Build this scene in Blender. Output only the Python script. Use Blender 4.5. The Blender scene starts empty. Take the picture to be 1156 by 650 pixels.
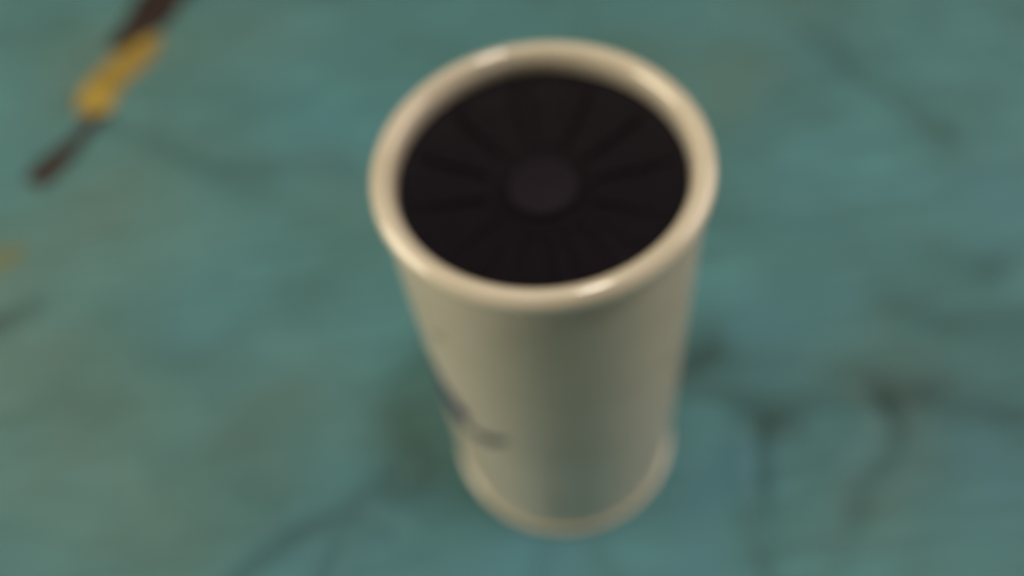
import bpy, bmesh, math, random
import numpy as np
from mathutils import Matrix, Vector

C = bpy.context.scene.collection
scene = bpy.context.scene
R = math.radians
random.seed(4)
rng = np.random.RandomState(11)

# ------------------------------------------------------------------ camera
cam_d = bpy.data.cameras.new('camera')
cam = bpy.data.objects.new('camera', cam_d)
C.objects.link(cam)
scene.camera = cam
cam_d.sensor_width = 36
cam_d.lens = 29.81
cam_d.clip_start = 0.005
cam_d.clip_end = 20
X = Vector((0.98760589, -0.13105263, -0.08637021))
Y = Vector((0.15695415, 0.82462523, 0.54346907))
Z = Vector((0.0, -0.55028942, 0.83497399))
m = Matrix((X, Y, Z)).transposed().to_4x4()
m.translation = Vector((-0.00913482, -0.10774487, 0.24948575))
cam.matrix_world = m
cam_d.dof.use_dof = True              # the phone focused far too near
cam_d.dof.focus_distance = 0.096
cam_d.dof.aperture_fstop = 6.8

# ------------------------------------------------------------------ view, world, lamps
scene.view_settings.view_transform = 'Standard'
scene.view_settings.look = 'None'
scene.view_settings.gamma = 1
scene.view_settings.exposure = 0
scene.view_settings.use_curve_mapping = False
scene.cycles.use_denoising = True
scene.cycles.use_adaptive_sampling = False
scene.cycles.max_bounces = 8
scene.cycles.use_light_tree = False

world = bpy.data.worlds.new('World')
scene.world = world
world.use_nodes = True
bg = world.node_tree.nodes['Background']
bg.inputs['Color'].default_value = (1.0, 0.80, 0.58, 1)
bg.inputs['Strength'].default_value = 0.08


def area(name, loc, target, size, power, color, size_y=None):
    d = bpy.data.lights.new(name, 'AREA')
    d.energy = power
    d.color = color
    d.shape = 'ELLIPSE' if size_y else 'DISK'
    d.size = size
    if size_y:
        d.size_y = size_y
    o = bpy.data.objects.new(name, d)
    C.objects.link(o)
    o.location = loc
    o.rotation_euler = (Vector(target) - Vector(loc)).to_track_quat('-Z', 'Y').to_euler()
    return o


WARM = (1.0, 0.85, 0.64)
area('lamp_left', (-0.90, 0.06, 0.36), (0, 0, 0.06), 0.60, 6.6, WARM)
area('lamp_right', (1.0, 0.10, 0.42), (0, 0, 0.06), 0.85, 5.4, (1.0, 0.80, 0.67))
area('lamp_above', (-0.1, 0.25, 1.45), (0, 0, 0.0), 1.0, 2.9, WARM)
area('lamp_bulb', (0.25, -0.13, 1.38), (0, 0, 0.1), 0.21, 6.0, (1.0, 0.92, 0.80))


# ------------------------------------------------------------------ helpers
def mat(name):
    mt = bpy.data.materials.new(name)
    mt.use_nodes = True
    nt = mt.node_tree
    b = nt.nodes['Principled BSDF']
    return mt, nt, b


def link(nt, a, b):
    nt.links.new(a, b)


def mesh_obj(name, bm, material, parent=None, smooth=True):
    me = bpy.data.meshes.new(name)
    bm.to_mesh(me)
    bm.free()
    me.materials.append(material)
    if smooth:
        for p in me.polygons:
            p.use_smooth = True
    o = bpy.data.objects.new(name, me)
    C.objects.link(o)
    if parent:
        o.parent = parent
    return o


def lathe(profile, seg=160, closed=False):
    """profile: list of (r, z) turned about the z axis"""
    bm = bmesh.new()
    rings = []
    for r, z in profile:
        if r < 1e-7:
            rings.append([bm.verts.new((0, 0, z))])
        else:
            rings.append([bm.verts.new((r * math.cos(2 * math.pi * k / seg), r * math.sin(2 * math.pi * k / seg), z)) for k in range(seg)])
    pairs = list(zip(rings[:-1], rings[1:]))
    if closed:
        pairs.append((rings[-1], rings[0]))
    for a, b in pairs:
        for k in range(seg):
            k2 = (k + 1) % seg
            if len(a) == 1 and len(b) == 1:
                continue
            if len(a) == 1:
                bm.faces.new((a[0], b[k2], b[k]))
            elif len(b) == 1:
                bm.faces.new((a[k], a[k2], b[0]))
            else:
                bm.faces.new((a[k], a[k2], b[k2], b[k]))
    bmesh.ops.recalc_face_normals(bm, faces=bm.faces)
    return bm


# ------------------------------------------------------------------ materials
def cloth_material():
    mt, nt, b = mat('teal_cloth')
    N = nt.nodes
    geo = N.new('ShaderNodeTexCoord')
    att = N.new('ShaderNodeAttribute')
    att.attribute_name = 'dye_shade'
    sep = N.new('ShaderNodeSeparateColor')
    link(nt, att.outputs['Color'], sep.inputs[0])
    n1 = N.new('ShaderNodeTexNoise')
    n1.inputs['Scale'].default_value = 17
    n1.inputs['Detail'].default_value = 5
    n1.inputs['Roughness'].default_value = 0.55
    link(nt, geo.outputs['Object'], n1.inputs['Vector'])
    r1 = N.new('ShaderNodeValToRGB')
    r1.color_ramp.elements[0].position = 0.32
    r1.color_ramp.elements[0].color = (0.064, 0.186, 0.196, 1)
    r1.color_ramp.elements[1].position = 0.68
    r1.color_ramp.elements[1].color = (0.086, 0.262, 0.298, 1)
    link(nt, n1.outputs['Fac'], r1.inputs[0])
    # fibres: fine streaks along the weave
    mp = N.new('ShaderNodeMapping')
    mp.inputs['Scale'].default_value = (30, 260, 1)
    mp.inputs['Rotation'].default_value = (0, 0, R(-6))
    link(nt, geo.outputs['Object'], mp.inputs['Vector'])
    n2 = N.new('ShaderNodeTexNoise')
    n2.inputs['Scale'].default_value = 1
    n2.inputs['Detail'].default_value = 3
    link(nt, mp.outputs[0], n2.inputs['Vector'])
    mr = N.new('ShaderNodeMapRange')
    mr.inputs['From Min'].default_value = 0.3
    mr.inputs['From Max'].default_value = 0.7
    mr.inputs['To Min'].default_value = 0.80
    mr.inputs['To Max'].default_value = 1.16
    link(nt, n2.outputs['Fac'], mr.inputs['Value'])
    m1 = N.new('ShaderNodeMix')
    m1.data_type = 'RGBA'
    m1.blend_type = 'MULTIPLY'
    m1.inputs[0].default_value = 1
    link(nt, r1.outputs[0], m1.inputs[6])
    link(nt, mr.outputs[0], m1.inputs[7])
    # uneven dye (green channel = bluer, blue channel = more olive), stains plus painted shade (red channel)
    prev = m1.outputs[2]
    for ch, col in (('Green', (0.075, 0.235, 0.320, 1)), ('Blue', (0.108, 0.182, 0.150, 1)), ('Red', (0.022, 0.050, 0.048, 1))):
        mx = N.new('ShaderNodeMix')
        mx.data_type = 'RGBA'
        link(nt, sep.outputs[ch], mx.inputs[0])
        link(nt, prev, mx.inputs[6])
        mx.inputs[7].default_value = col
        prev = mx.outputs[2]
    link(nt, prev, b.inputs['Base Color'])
    b.inputs['Roughness'].default_value = 0.62
    b.inputs['Sheen Weight'].default_value = 0.05
    b.inputs['Specular IOR Level'].default_value = 0.35
    # weave relief
    w1 = N.new('ShaderNodeTexWave')
    w1.bands_direction = 'X'
    w1.inputs['Scale'].default_value = 300
    w1.inputs['Distortion'].default_value = 0.6
    w2 = N.new('ShaderNodeTexWave')
    w2.bands_direction = 'Y'
    w2.inputs['Scale'].default_value = 300
    w2.inputs['Distortion'].default_value = 0.6
    for w in (w1, w2):
        link(nt, geo.outputs['Object'], w.inputs['Vector'])
    ma = N.new('ShaderNodeMath')
    ma.operation = 'ADD'
    link(nt, w1.outputs['Fac'], ma.inputs[0])
    link(nt, w2.outputs['Fac'], ma.inputs[1])
    bp = N.new('ShaderNodeBump')
    bp.inputs['Strength'].default_value = 0.4
    bp.inputs['Distance'].default_value = 0.0002
    link(nt, ma.outputs[0], bp.inputs['Height'])
    link(nt, bp.outputs[0], b.inputs['Normal'])
    return mt


def print_material(name, c1, c2, scale=60):
    mt, nt, b = mat(name)
    N = nt.nodes
    tc = N.new('ShaderNodeTexCoord')
    n = N.new('ShaderNodeTexNoise')
    n.inputs['Scale'].default_value = scale
    n.inputs['Detail'].default_value = 4
    link(nt, tc.outputs['Object'], n.inputs['Vector'])
    r = N.new('ShaderNodeValToRGB')
    r.color_ramp.elements[0].position = 0.35
    r.color_ramp.elements[0].color = (*c1, 1)
    r.color_ramp.elements[1].position = 0.65
    r.color_ramp.elements[1].color = (*c2, 1)
    link(nt, n.outputs['Fac'], r.inputs[0])
    link(nt, r.outputs[0], b.inputs['Base Color'])
    b.inputs['Roughness'].default_value = 0.6
    return mt


def enamel_material(name, col, rough, coat, crough=0.12):
    """cream enamel with faint yellowing and hairline scuffs in the gloss"""
    mt, nt, b = mat(name)
    N = nt.nodes
    tc = N.new('ShaderNodeTexCoord')
    n = N.new('ShaderNodeTexNoise')
    n.inputs['Scale'].default_value = 45
    n.inputs['Detail'].default_value = 6
    link(nt, tc.outputs['Object'], n.inputs['Vector'])
    r = N.new('ShaderNodeValToRGB')
    r.color_ramp.elements[0].position = 0.3
    r.color_ramp.elements[0].color = (col[0] * 0.90, col[1] * 0.885, col[2] * 0.84, 1)
    r.color_ramp.elements[1].position = 0.65
    r.color_ramp.elements[1].color = (*col, 1)
    link(nt, n.outputs['Fac'], r.inputs[0])
    link(nt, r.outputs[0], b.inputs['Base Color'])
    n2 = N.new('ShaderNodeTexNoise')
    n2.inputs['Scale'].default_value = 400
    n2.inputs['Detail'].default_value = 2
    link(nt, tc.outputs['Object'], n2.inputs['Vector'])
    mr = N.new('ShaderNodeMapRange')
    mr.inputs['To Min'].default_value = rough * 0.8
    mr.inputs['To Max'].default_value = rough * 1.25
    link(nt, n2.outputs['Fac'], mr.inputs['Value'])
    link(nt, mr.outputs[0], b.inputs['Roughness'])
    b.inputs['Coat Weight'].default_value = coat
    b.inputs['Coat Roughness'].default_value = crough
    return mt


def lid_material(name='black_plastic', k=1.0):
    mt, nt, b = mat(name)
    N = nt.nodes
    tc = N.new('ShaderNodeTexCoord')
    n = N.new('ShaderNodeTexNoise')
    n.inputs['Scale'].default_value = 900
    n.inputs['Detail'].default_value = 2
    link(nt, tc.outputs['Object'], n.inputs['Vector'])
    r = N.new('ShaderNodeValToRGB')
    r.color_ramp.elements[0].color = (0.0042 * k, 0.0036 * k, 0.0062 * k, 1)
    r.color_ramp.elements[1].color = (0.015 * k, 0.0122 * k, 0.0175 * k, 1)
    link(nt, n.outputs['Fac'], r.inputs[0])
    link(nt, r.outputs[0], b.inputs['Base Color'])
    b.inputs['Roughness'].default_value = 0.55
    b.inputs['Specular IOR Level'].default_value = 0.08
    bp = N.new('ShaderNodeBump')
    bp.inputs['Strength'].default_value = 0.5
    bp.inputs['Distance'].default_value = 0.0002
    link(nt, n.outputs['Fac'], bp.inputs['Height'])
    link(nt, bp.outputs[0], b.inputs['Normal'])
    return mt


M_CLOTH = cloth_material()
M_BODY = enamel_material('cream_enamel', (0.70, 0.645, 0.52), 0.40, 0.7, 0.2)
M_RIM = enamel_material('cream_rim_enamel', (0.72, 0.67, 0.54), 0.45, 1.0, 0.10)
M_LID = lid_material()
M_BOSS = lid_material('charcoal_plastic', 1.7)
M_INNER_WALL = enamel_material('grey_inner_wall', (0.50, 0.48, 0.41), 0.3, 0.2)
M_RIM.node_tree.nodes['Principled BSDF'].inputs['Coat IOR'].default_value = 1.7
M_BROWN = print_material('dark_brown_print', (0.014, 0.009, 0.008), (0.035, 0.02, 0.017))
M_YELLOW = print_material('ochre_yellow_print', (0.27, 0.185, 0.035), (0.38, 0.275, 0.045))
M_FADED = print_material('faded_olive_print', (0.12, 0.18, 0.11), (0.20, 0.19, 0.075))
M_INK = print_material('slate_blue_ink', (0.02, 0.032, 0.095), (0.035, 0.05, 0.13), 300)
M_FLECK = print_material('grey_olive_fleck', (0.26, 0.25, 0.17), (0.34, 0.32, 0.23), 300)

# ------------------------------------------------------------------ the cloth
MM = 0.001


def seg_dist(px, py, pts):
    d = np.full(px.shape, 1e9)
    for (ax, ay), (bx, by) in zip(pts[:-1], pts[1:]):
        vx, vy = bx - ax, by - ay
        t = np.clip(((px - ax) * vx + (py - ay) * vy) / (vx * vx + vy * vy), 0, 1)
        d = np.minimum(d, np.hypot(px - ax - t * vx, py - ay - t * vy))
    return d


# folds of the cloth: polyline (mm), width (mm), depth (mm), crease shade painted into the colour along it
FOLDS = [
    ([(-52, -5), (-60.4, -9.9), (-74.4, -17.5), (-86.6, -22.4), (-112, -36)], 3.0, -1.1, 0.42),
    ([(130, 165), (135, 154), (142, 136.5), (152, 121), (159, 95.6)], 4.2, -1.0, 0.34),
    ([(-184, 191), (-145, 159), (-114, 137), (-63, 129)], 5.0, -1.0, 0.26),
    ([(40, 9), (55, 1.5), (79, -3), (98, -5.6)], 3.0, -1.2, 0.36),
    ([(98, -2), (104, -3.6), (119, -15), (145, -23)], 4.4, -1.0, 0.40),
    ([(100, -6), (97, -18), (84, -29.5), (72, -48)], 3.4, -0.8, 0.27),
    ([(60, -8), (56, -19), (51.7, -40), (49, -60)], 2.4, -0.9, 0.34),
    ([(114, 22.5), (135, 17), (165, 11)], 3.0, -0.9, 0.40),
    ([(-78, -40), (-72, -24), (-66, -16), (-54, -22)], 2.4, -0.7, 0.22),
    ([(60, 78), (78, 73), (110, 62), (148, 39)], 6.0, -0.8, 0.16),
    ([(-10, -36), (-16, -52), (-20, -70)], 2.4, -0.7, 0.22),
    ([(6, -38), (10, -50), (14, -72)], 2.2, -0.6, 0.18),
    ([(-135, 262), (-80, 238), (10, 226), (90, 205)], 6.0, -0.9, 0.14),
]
# stains, and soft shadow painted beside the canister (x, y, radius in mm, strength)
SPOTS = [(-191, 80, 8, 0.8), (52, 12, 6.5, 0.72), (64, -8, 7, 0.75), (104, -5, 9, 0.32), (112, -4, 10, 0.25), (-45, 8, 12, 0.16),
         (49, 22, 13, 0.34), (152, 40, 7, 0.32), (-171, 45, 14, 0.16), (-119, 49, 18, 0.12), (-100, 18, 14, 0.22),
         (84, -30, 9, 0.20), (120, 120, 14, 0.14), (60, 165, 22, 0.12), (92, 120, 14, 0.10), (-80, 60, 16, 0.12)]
BLUES = [(70, 25, 20, 0.45), (104, 75, 26, 0.3), (95, 30, 18, 0.3), (-16, -44, 22, 0.8), (-60, -14, 26, 0.45), (-88, -40, 22, 0.5),
         (45, -22, 16, 0.65), (125, -35, 22, 0.5), (170, 60, 26, 0.45), (-120, 66, 22, 0.3), (-74, 150, 24, 0.35), (30, -50, 18, 0.55),
         (-95, 22, 20, 0.25), (120, 140, 26, 0.2), (86, -18, 12, 0.3)]
OLIVES = [(-160, 120, 40, 0.55), (-175, 215, 34, 0.65), (-185, 60, 30, 0.5), (-95, 20, 26, 0.45), (-150, 20, 30, 0.45), (60, 150, 28, 0.40),
          (95, 140, 22, 0.45), (-46, 14, 20, 0.35), (100, 0, 22, 0.4), (88, -34, 18, 0.35), (-135, -10, 24, 0.3), (-110, 220, 34, 0.30),
          (-205, 105, 16, 0.5), (130, 190, 30, 0.3), (-70, 110, 20, 0.25)]
wave_rng = np.random.RandomState(5)
WAVES = []
for i in range(60):
    lam = 10 ** wave_rng.uniform(math.log10(11), math.log10(120))
    ang = wave_rng.normal(R(80), R(34))
    WAVES.append((2 * math.pi / lam * math.cos(ang), 2 * math.pi / lam * math.sin(ang), wave_rng.uniform(0, 6.28), 0.0024 * lam * wave_rng.uniform(0.4, 1)))


def cloth_height(x, y):
    """x, y in mm -> height in mm (0 under the canister)"""
    h = np.zeros(x.shape)
    wx = x + 9 * np.sin(y / 31.0 + 1.0) + 5 * np.sin((x + y) / 19.0)
    wy = y + 9 * np.sin(x / 37.0 + 2.0) + 5 * np.sin((x - y) / 23.0)
    for kx, ky, ph, a in WAVES:
        s = np.sin(kx * wx + ky * wy + ph)
        h += a * (1 - 2 * np.abs(s) ** 0.8) * 0.6
    for pts, w, dep, g in FOLDS:
        d = seg_dist(x, y, pts)
        h += dep * np.exp(-(d / w) ** 2) - 0.55 * dep * np.exp(-((d - 2.1 * w) / (1.3 * w)) ** 2)
    r = np.hypot(x, y)
    k = np.clip((r - 33.5) / 22.0, 0, 1)
    k = k * k * (3 - 2 * k)
    return h * k - 0.05


def build_cloth():
    nx, ny = 470, 400
    xs = np.linspace(-470, 470, nx)
    ys = np.linspace(-330, 560, ny)
    gx, gy = np.meshgrid(xs, ys)
    gz = cloth_height(gx, gy)
    co = np.stack([gx, gy, gz], -1).reshape(-1, 3) * MM
    idx = np.arange(nx * ny).reshape(ny, nx)
    q = np.stack([idx[:-1, :-1], idx[:-1, 1:], idx[1:, 1:], idx[1:, :-1]], -1).reshape(-1, 4)
    me = bpy.data.meshes.new('tablecloth')
    me.from_pydata(co.tolist(), [], q.tolist())
    me.polygons.foreach_set('use_smooth', [True] * len(q))
    wx = gx + 4 * np.sin(gy / 9.0) + 3 * np.sin((gx + gy) / 7.0)
    wy = gy + 4 * np.sin(gx / 11.0) + 3 * np.sin((gx - gy) / 8.0)

    def blobs(lst):
        v = np.zeros(gx.shape)
        for x, y, r, s in lst:
            v = 1 - (1 - v) * (1 - s * np.exp(-((wx - x) ** 2 + (wy - y) ** 2) / (r * r)))
        return v
    grime_shade = blobs(SPOTS)  # stains mixed with shade painted into the cloth colour
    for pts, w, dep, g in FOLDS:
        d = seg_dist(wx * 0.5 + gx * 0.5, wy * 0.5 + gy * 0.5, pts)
        grime_shade = 1 - (1 - grime_shade) * (1 - 0.75 * g * np.exp(-(d / (w * 1.5)) ** 2))
    col = np.stack([grime_shade, blobs(BLUES), blobs(OLIVES), np.ones(gx.shape)], -1).reshape(-1, 4)
    at = me.color_attributes.new('dye_shade', 'FLOAT_COLOR', 'POINT')
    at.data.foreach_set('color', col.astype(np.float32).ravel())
    me.materials.append(M_CLOTH)
    o = bpy.data.objects.new('tablecloth', me)
    C.objects.link(o)
    o['kind'] = 'structure'
    return o


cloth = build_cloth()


def cloth_print(name, pts, material, label=None, rough=1.0):
    """a printed patch of the cloth: outline in mm, following the folds, a hair above the weave"""
    P = np.array(pts, float)
    out = []
    n = len(P)
    for i in range(n):                                       # closed smooth outline with a ragged edge
        p0, p1, p2, p3 = P[i - 1], P[i], P[(i + 1) % n], P[(i + 2) % n]
        for t in np.linspace(0, 1, 6, endpoint=False):
            v = 0.5 * (2 * p1 + (p2 - p0) * t + (2 * p0 - 5 * p1 + 4 * p2 - p3) * t * t + (3 * p1 - p0 - 3 * p2 + p3) * t ** 3)
            out.append(v + rng.normal(0, 0.45 * rough, 2))
    out = np.array(out)
    c = out.mean(0)
    bm = bmesh.new()
    rings = []
    K = 14
    for k in range(K):
        s = 1 - k / K
        q = c + (out - c) * s
        z = cloth_height(q[:, 0], q[:, 1]) + 0.12 + 0.20 * min(1, k / 1.0)
        if k == 0:
            z -= 0.25
        rings.append([bm.verts.new((a * MM, b * MM, h * MM)) for (a, b), h in zip(q, z)])
    zc = float(cloth_height(np.array([c[0]]), np.array([c[1]]))[0]) + 0.32
    cv = bm.verts.new((c[0] * MM, c[1] * MM, zc * MM))
    L = len(out)
    for a, b in zip(rings[:-1], rings[1:]):
        for i in range(L):
            j = (i + 1) % L
            bm.faces.new((a[i], a[j], b[j], b[i]))
    for i in range(L):
        bm.faces.new((rings[-1][i], rings[-1][(i + 1) % L], cv))
    bmesh.ops.recalc_face_normals(bm, faces=bm.faces)
    if sum(f.normal.z for f in bm.faces) < 0:
        bmesh.ops.reverse_faces(bm, faces=bm.faces)
    o = mesh_obj(name, bm, material, cloth)
    if label:
        o['label'] = label
    return o


cloth_print('printed_mark', [(-177, 226), (-170, 244), (-162, 264), (-136, 264), (-143, 246), (-149, 232), (-158.5, 226.2), (-168, 219), (-174, 221)],
            M_BROWN, 'dark brown printed mark at the top of the yellow one')
cloth_print('printed_mark', [(-150.5, 225), (-153, 212), (-161, 202), (-166, 191), (-169, 182), (-178, 180), (-185, 184), (-186, 194), (-181, 204), (-175, 214), (-167.5, 220.2), (-158, 227)],
            M_YELLOW, 'ochre yellow printed mark between two dark brown ones')
cloth_print('printed_mark', [(-169, 180.5), (-176, 168), (-183, 153), (-187, 145), (-193, 141), (-200, 147), (-198, 156), (-191, 163), (-183, 171), (-177, 179.5)],
            M_BROWN, 'thin dark brown printed mark below the yellow one', 0.8)
cloth_print('printed_mark', [(-195, 113), (-194, 107), (-198, 103), (-203, 102), (-209, 104), (-210, 109), (-204, 113)],
            M_FADED, 'small faded olive yellow printed mark')

# ------------------------------------------------------------------ the canister
H = 129.2
can = bpy.data.objects.new('canister', None)
C.objects.link(can)
can['label'] = 'cream-white cylindrical canister with rounded rim and dark recessed lid, standing on the teal cloth'
can['category'] = 'canister'


def arc(cx, cz, r, a0, a1, n=14, rz=None):
    rz = rz or r
    return [((cx + r * math.cos(R(a0 + (a1 - a0) * i / n))) * MM, (cz + rz * math.sin(R(a0 + (a1 - a0) * i / n))) * MM) for i in range(n + 1)]


# body: thin tube wall, slightly inside rim and foot, rolled in under both
prof = [(30.4 * MM, 1.0 * MM)] + [(31.75 * MM, z * MM) for z in (2.0, 6.2)] + [(31.95 * MM, z * MM) for z in np.linspace(7.2, 121.5, 30)] + \
       [(31.8 * MM, 122.6 * MM), (31.5 * MM, 125.5 * MM), (30.2 * MM, 125.0 * MM), (29.8 * MM, 118 * MM), (29.8 * MM, 1.6 * MM)]
body = mesh_obj('body', lathe(prof, closed=True), M_BODY, can)

# foot: rolled bead round the bottom
fp = arc(30.6, 2.5, 2.4, -90, 75, 16, 2.5) + [(30.0 * MM, 5.0 * MM), (28.2 * MM, 4.2 * MM), (28.0 * MM, 1.0 * MM), (29.2 * MM, 0.1 * MM)]
mesh_obj('foot_ring', lathe(fp, closed=True), M_RIM, can)

# rim: fat rounded bead, sloping inside down to the lid seat
rp = arc(30.75, 126.3, 2.25, -85, 180, 40, 2.9) + \
     [(28.6 * MM, 125.0 * MM), (28.5 * MM, 121.6 * MM), (29.2 * MM, 121.4 * MM), (29.5 * MM, 122.6 * MM)]
mesh_obj('rim', lathe(rp, closed=True), M_RIM, can)
# inner wall: greyer ring round the recess, from the lid up to the rim's inner edge
mesh_obj('inner_wall', lathe([(r * MM, z * MM) for r, z in ((28.45, 121.8), (28.2, 122.0), (28.35, 125.6), (28.45, 126.6), (28.55, 126.8), (28.75, 126.0))], closed=True), M_INNER_WALL, can)

# lid: recessed disc with a groove round a central boss
zl = 123.3


def dish(r):
    return zl - 2.9 * (1 - (min(r, 26.0) / 26.0) ** 2)


lp = [(0, dish(0) - 0.1), (6.4, dish(6.4) - 0.1), (7.2, dish(7) - 0.4), (7.8, dish(7.5) - 1.5), (10.4, dish(10.5) - 1.5), (11.2, dish(11) - 1.0)] + \
     [(r, dish(r) - 0.85) for r in (14, 17, 20, 23)] + [(26.2, zl - 0.5), (26.9, zl + 0.1), (28.15, zl + 0.3), (28.15, zl - 5.4), (0, zl - 5.4)]
lid = mesh_obj('lid', lathe([(r * MM, z * MM) for r, z in lp]), M_LID, can)
for p in lid.data.polygons:
    p.use_smooth = False
lid['label'] = 'black plastic lid with radial ribs set below the rim'
zb = dish(0)
hp = [(0, zb + 0.35), (6.3, zb + 0.35), (7.0, zb + 0.15), (7.15, zb - 0.1), (7.15, zb - 0.6), (0, zb - 0.6)]
mesh_obj('boss', lathe([(r * MM, z * MM) for r, z in hp], seg=64), M_BOSS, lid)['label'] = 'charcoal round boss at the middle of the lid'
N_RIB = 12
rib0 = None
for k in range(N_RIB):
    if rib0 is None:
        bm = bmesh.new()
        pts = []
        for r, w, up in ((10.9, 1.0, -0.5), (12.2, 1.25, 0.05), (16, 1.6, 0.1), (20, 2.05, 0.1), (25.0, 2.6, 0.0), (26.1, 2.4, -0.3)):
            z = dish(r)
            pts.append([(r, -w, z - 1.3), (r, -w * 0.62, z + up), (r, w * 0.62, z + up), (r, w, z - 1.3)])
        vs = [[bm.verts.new((a * MM, b * MM, c * MM)) for a, b, c in s] for s in pts]
        for a, b in zip(vs[:-1], vs[1:]):
            for i in range(4):
                j = (i + 1) % 4
                bm.faces.new((a[i], a[j], b[j], b[i]))
        bm.faces.new(vs[0])
        bm.faces.new(vs[-1][::-1])
        bmesh.ops.recalc_face_normals(bm, faces=bm.faces)
        o = mesh_obj('rib', bm, M_LID, lid, smooth=False)
        rib0 = o
    else:
        o = rib0.copy()
        C.objects.link(o)
        o.parent = lid
    o.rotation_euler = (0, 0, R(360 / N_RIB * k - 88))


# printed emblem on the side: curved strokes lying 0.06 mm proud of the enamel
def wrap_patch(name, centre, widths, material, label=None, Rr=32.01):
    """centre: polyline of (azimuth deg, z mm), widths in mm"""
    P = np.array(centre, float)
    n = 8
    pts, ws = [], []
    for i in range(len(P) - 1):
        p0, p1, p2, p3 = P[max(i - 1, 0)], P[i], P[i + 1], P[min(i + 2, len(P) - 1)]
        for t in np.linspace(0, 1, n, endpoint=False):
            pts.append(0.5 * (2 * p1 + (p2 - p0) * t + (2 * p0 - 5 * p1 + 4 * p2 - p3) * t * t + (3 * p1 - p0 - 3 * p2 + p3) * t ** 3))
            ws.append(widths[i] * (1 - t) + widths[i + 1] * t)
    pts.append(P[-1])
    ws.append(widths[-1])
    pts = np.array(pts)
    flat = pts * [R(1) * Rr, 1]
    tan = np.gradient(flat, axis=0)
    tan /= np.linalg.norm(tan, axis=1)[:, None]
    nor = np.stack([-tan[:, 1], tan[:, 0]], -1)
    bm = bmesh.new()
    rows = []
    for p, nn, w in zip(flat, nor, ws):
        row = []
        for s in np.linspace(-0.5, 0.5, 5):
            u, z = p + nn * w * s
            a = u / Rr
            rr = Rr + (0.05 if abs(s) < 0.45 else 0.0)
            row.append(bm.verts.new((rr * math.cos(a) * MM, rr * math.sin(a) * MM, z * MM)))
        rows.append(row)
    for a, b in zip(rows[:-1], rows[1:]):
        for i in range(4):
            bm.faces.new((a[i], a[i + 1], b[i + 1], b[i]))
    bmesh.ops.recalc_face_normals(bm, faces=bm.faces)
    o = mesh_obj(name, bm, material, can)
    if label:
        o['label'] = label
    return o


wrap_patch('printed_emblem', [(-166, 82), (-160, 73), (-153, 65), (-147, 60), (-141, 58)], [2, 8, 17, 12, 4], M_INK, 'thick slate blue stroke printed low on the side')
wrap_patch('printed_emblem', [(-140.6, 58), (-134, 58), (-127, 60.5), (-119, 65)], [5, 5, 3.6, 0.6], M_INK, 'thin slate blue tail of the printed stroke')
wrap_patch('printed_emblem', [(-178, 97), (-170, 91), (-162, 86)], [3, 6, 1.0], M_INK, 'short slate blue stroke above the thick one')
wrap_patch('printed_fleck', [(-144.5, 101.5), (-142.5, 102), (-140.5, 102)], [1.5, 4.0, 1.5], M_FLECK, 'faint grey fleck high on the left side')
wrap_patch('printed_fleck', [(-102.8, 25), (-101, 24.5), (-99, 25)], [1.5, 4, 1.5], M_FLECK, 'faint grey fleck low on the front')
wrap_patch('printed_fleck', [(-49.5, 84.5), (-48, 85), (-46, 85)], [0.8, 1.8, 0.8], M_FLECK, 'faint grey fleck on the right side')
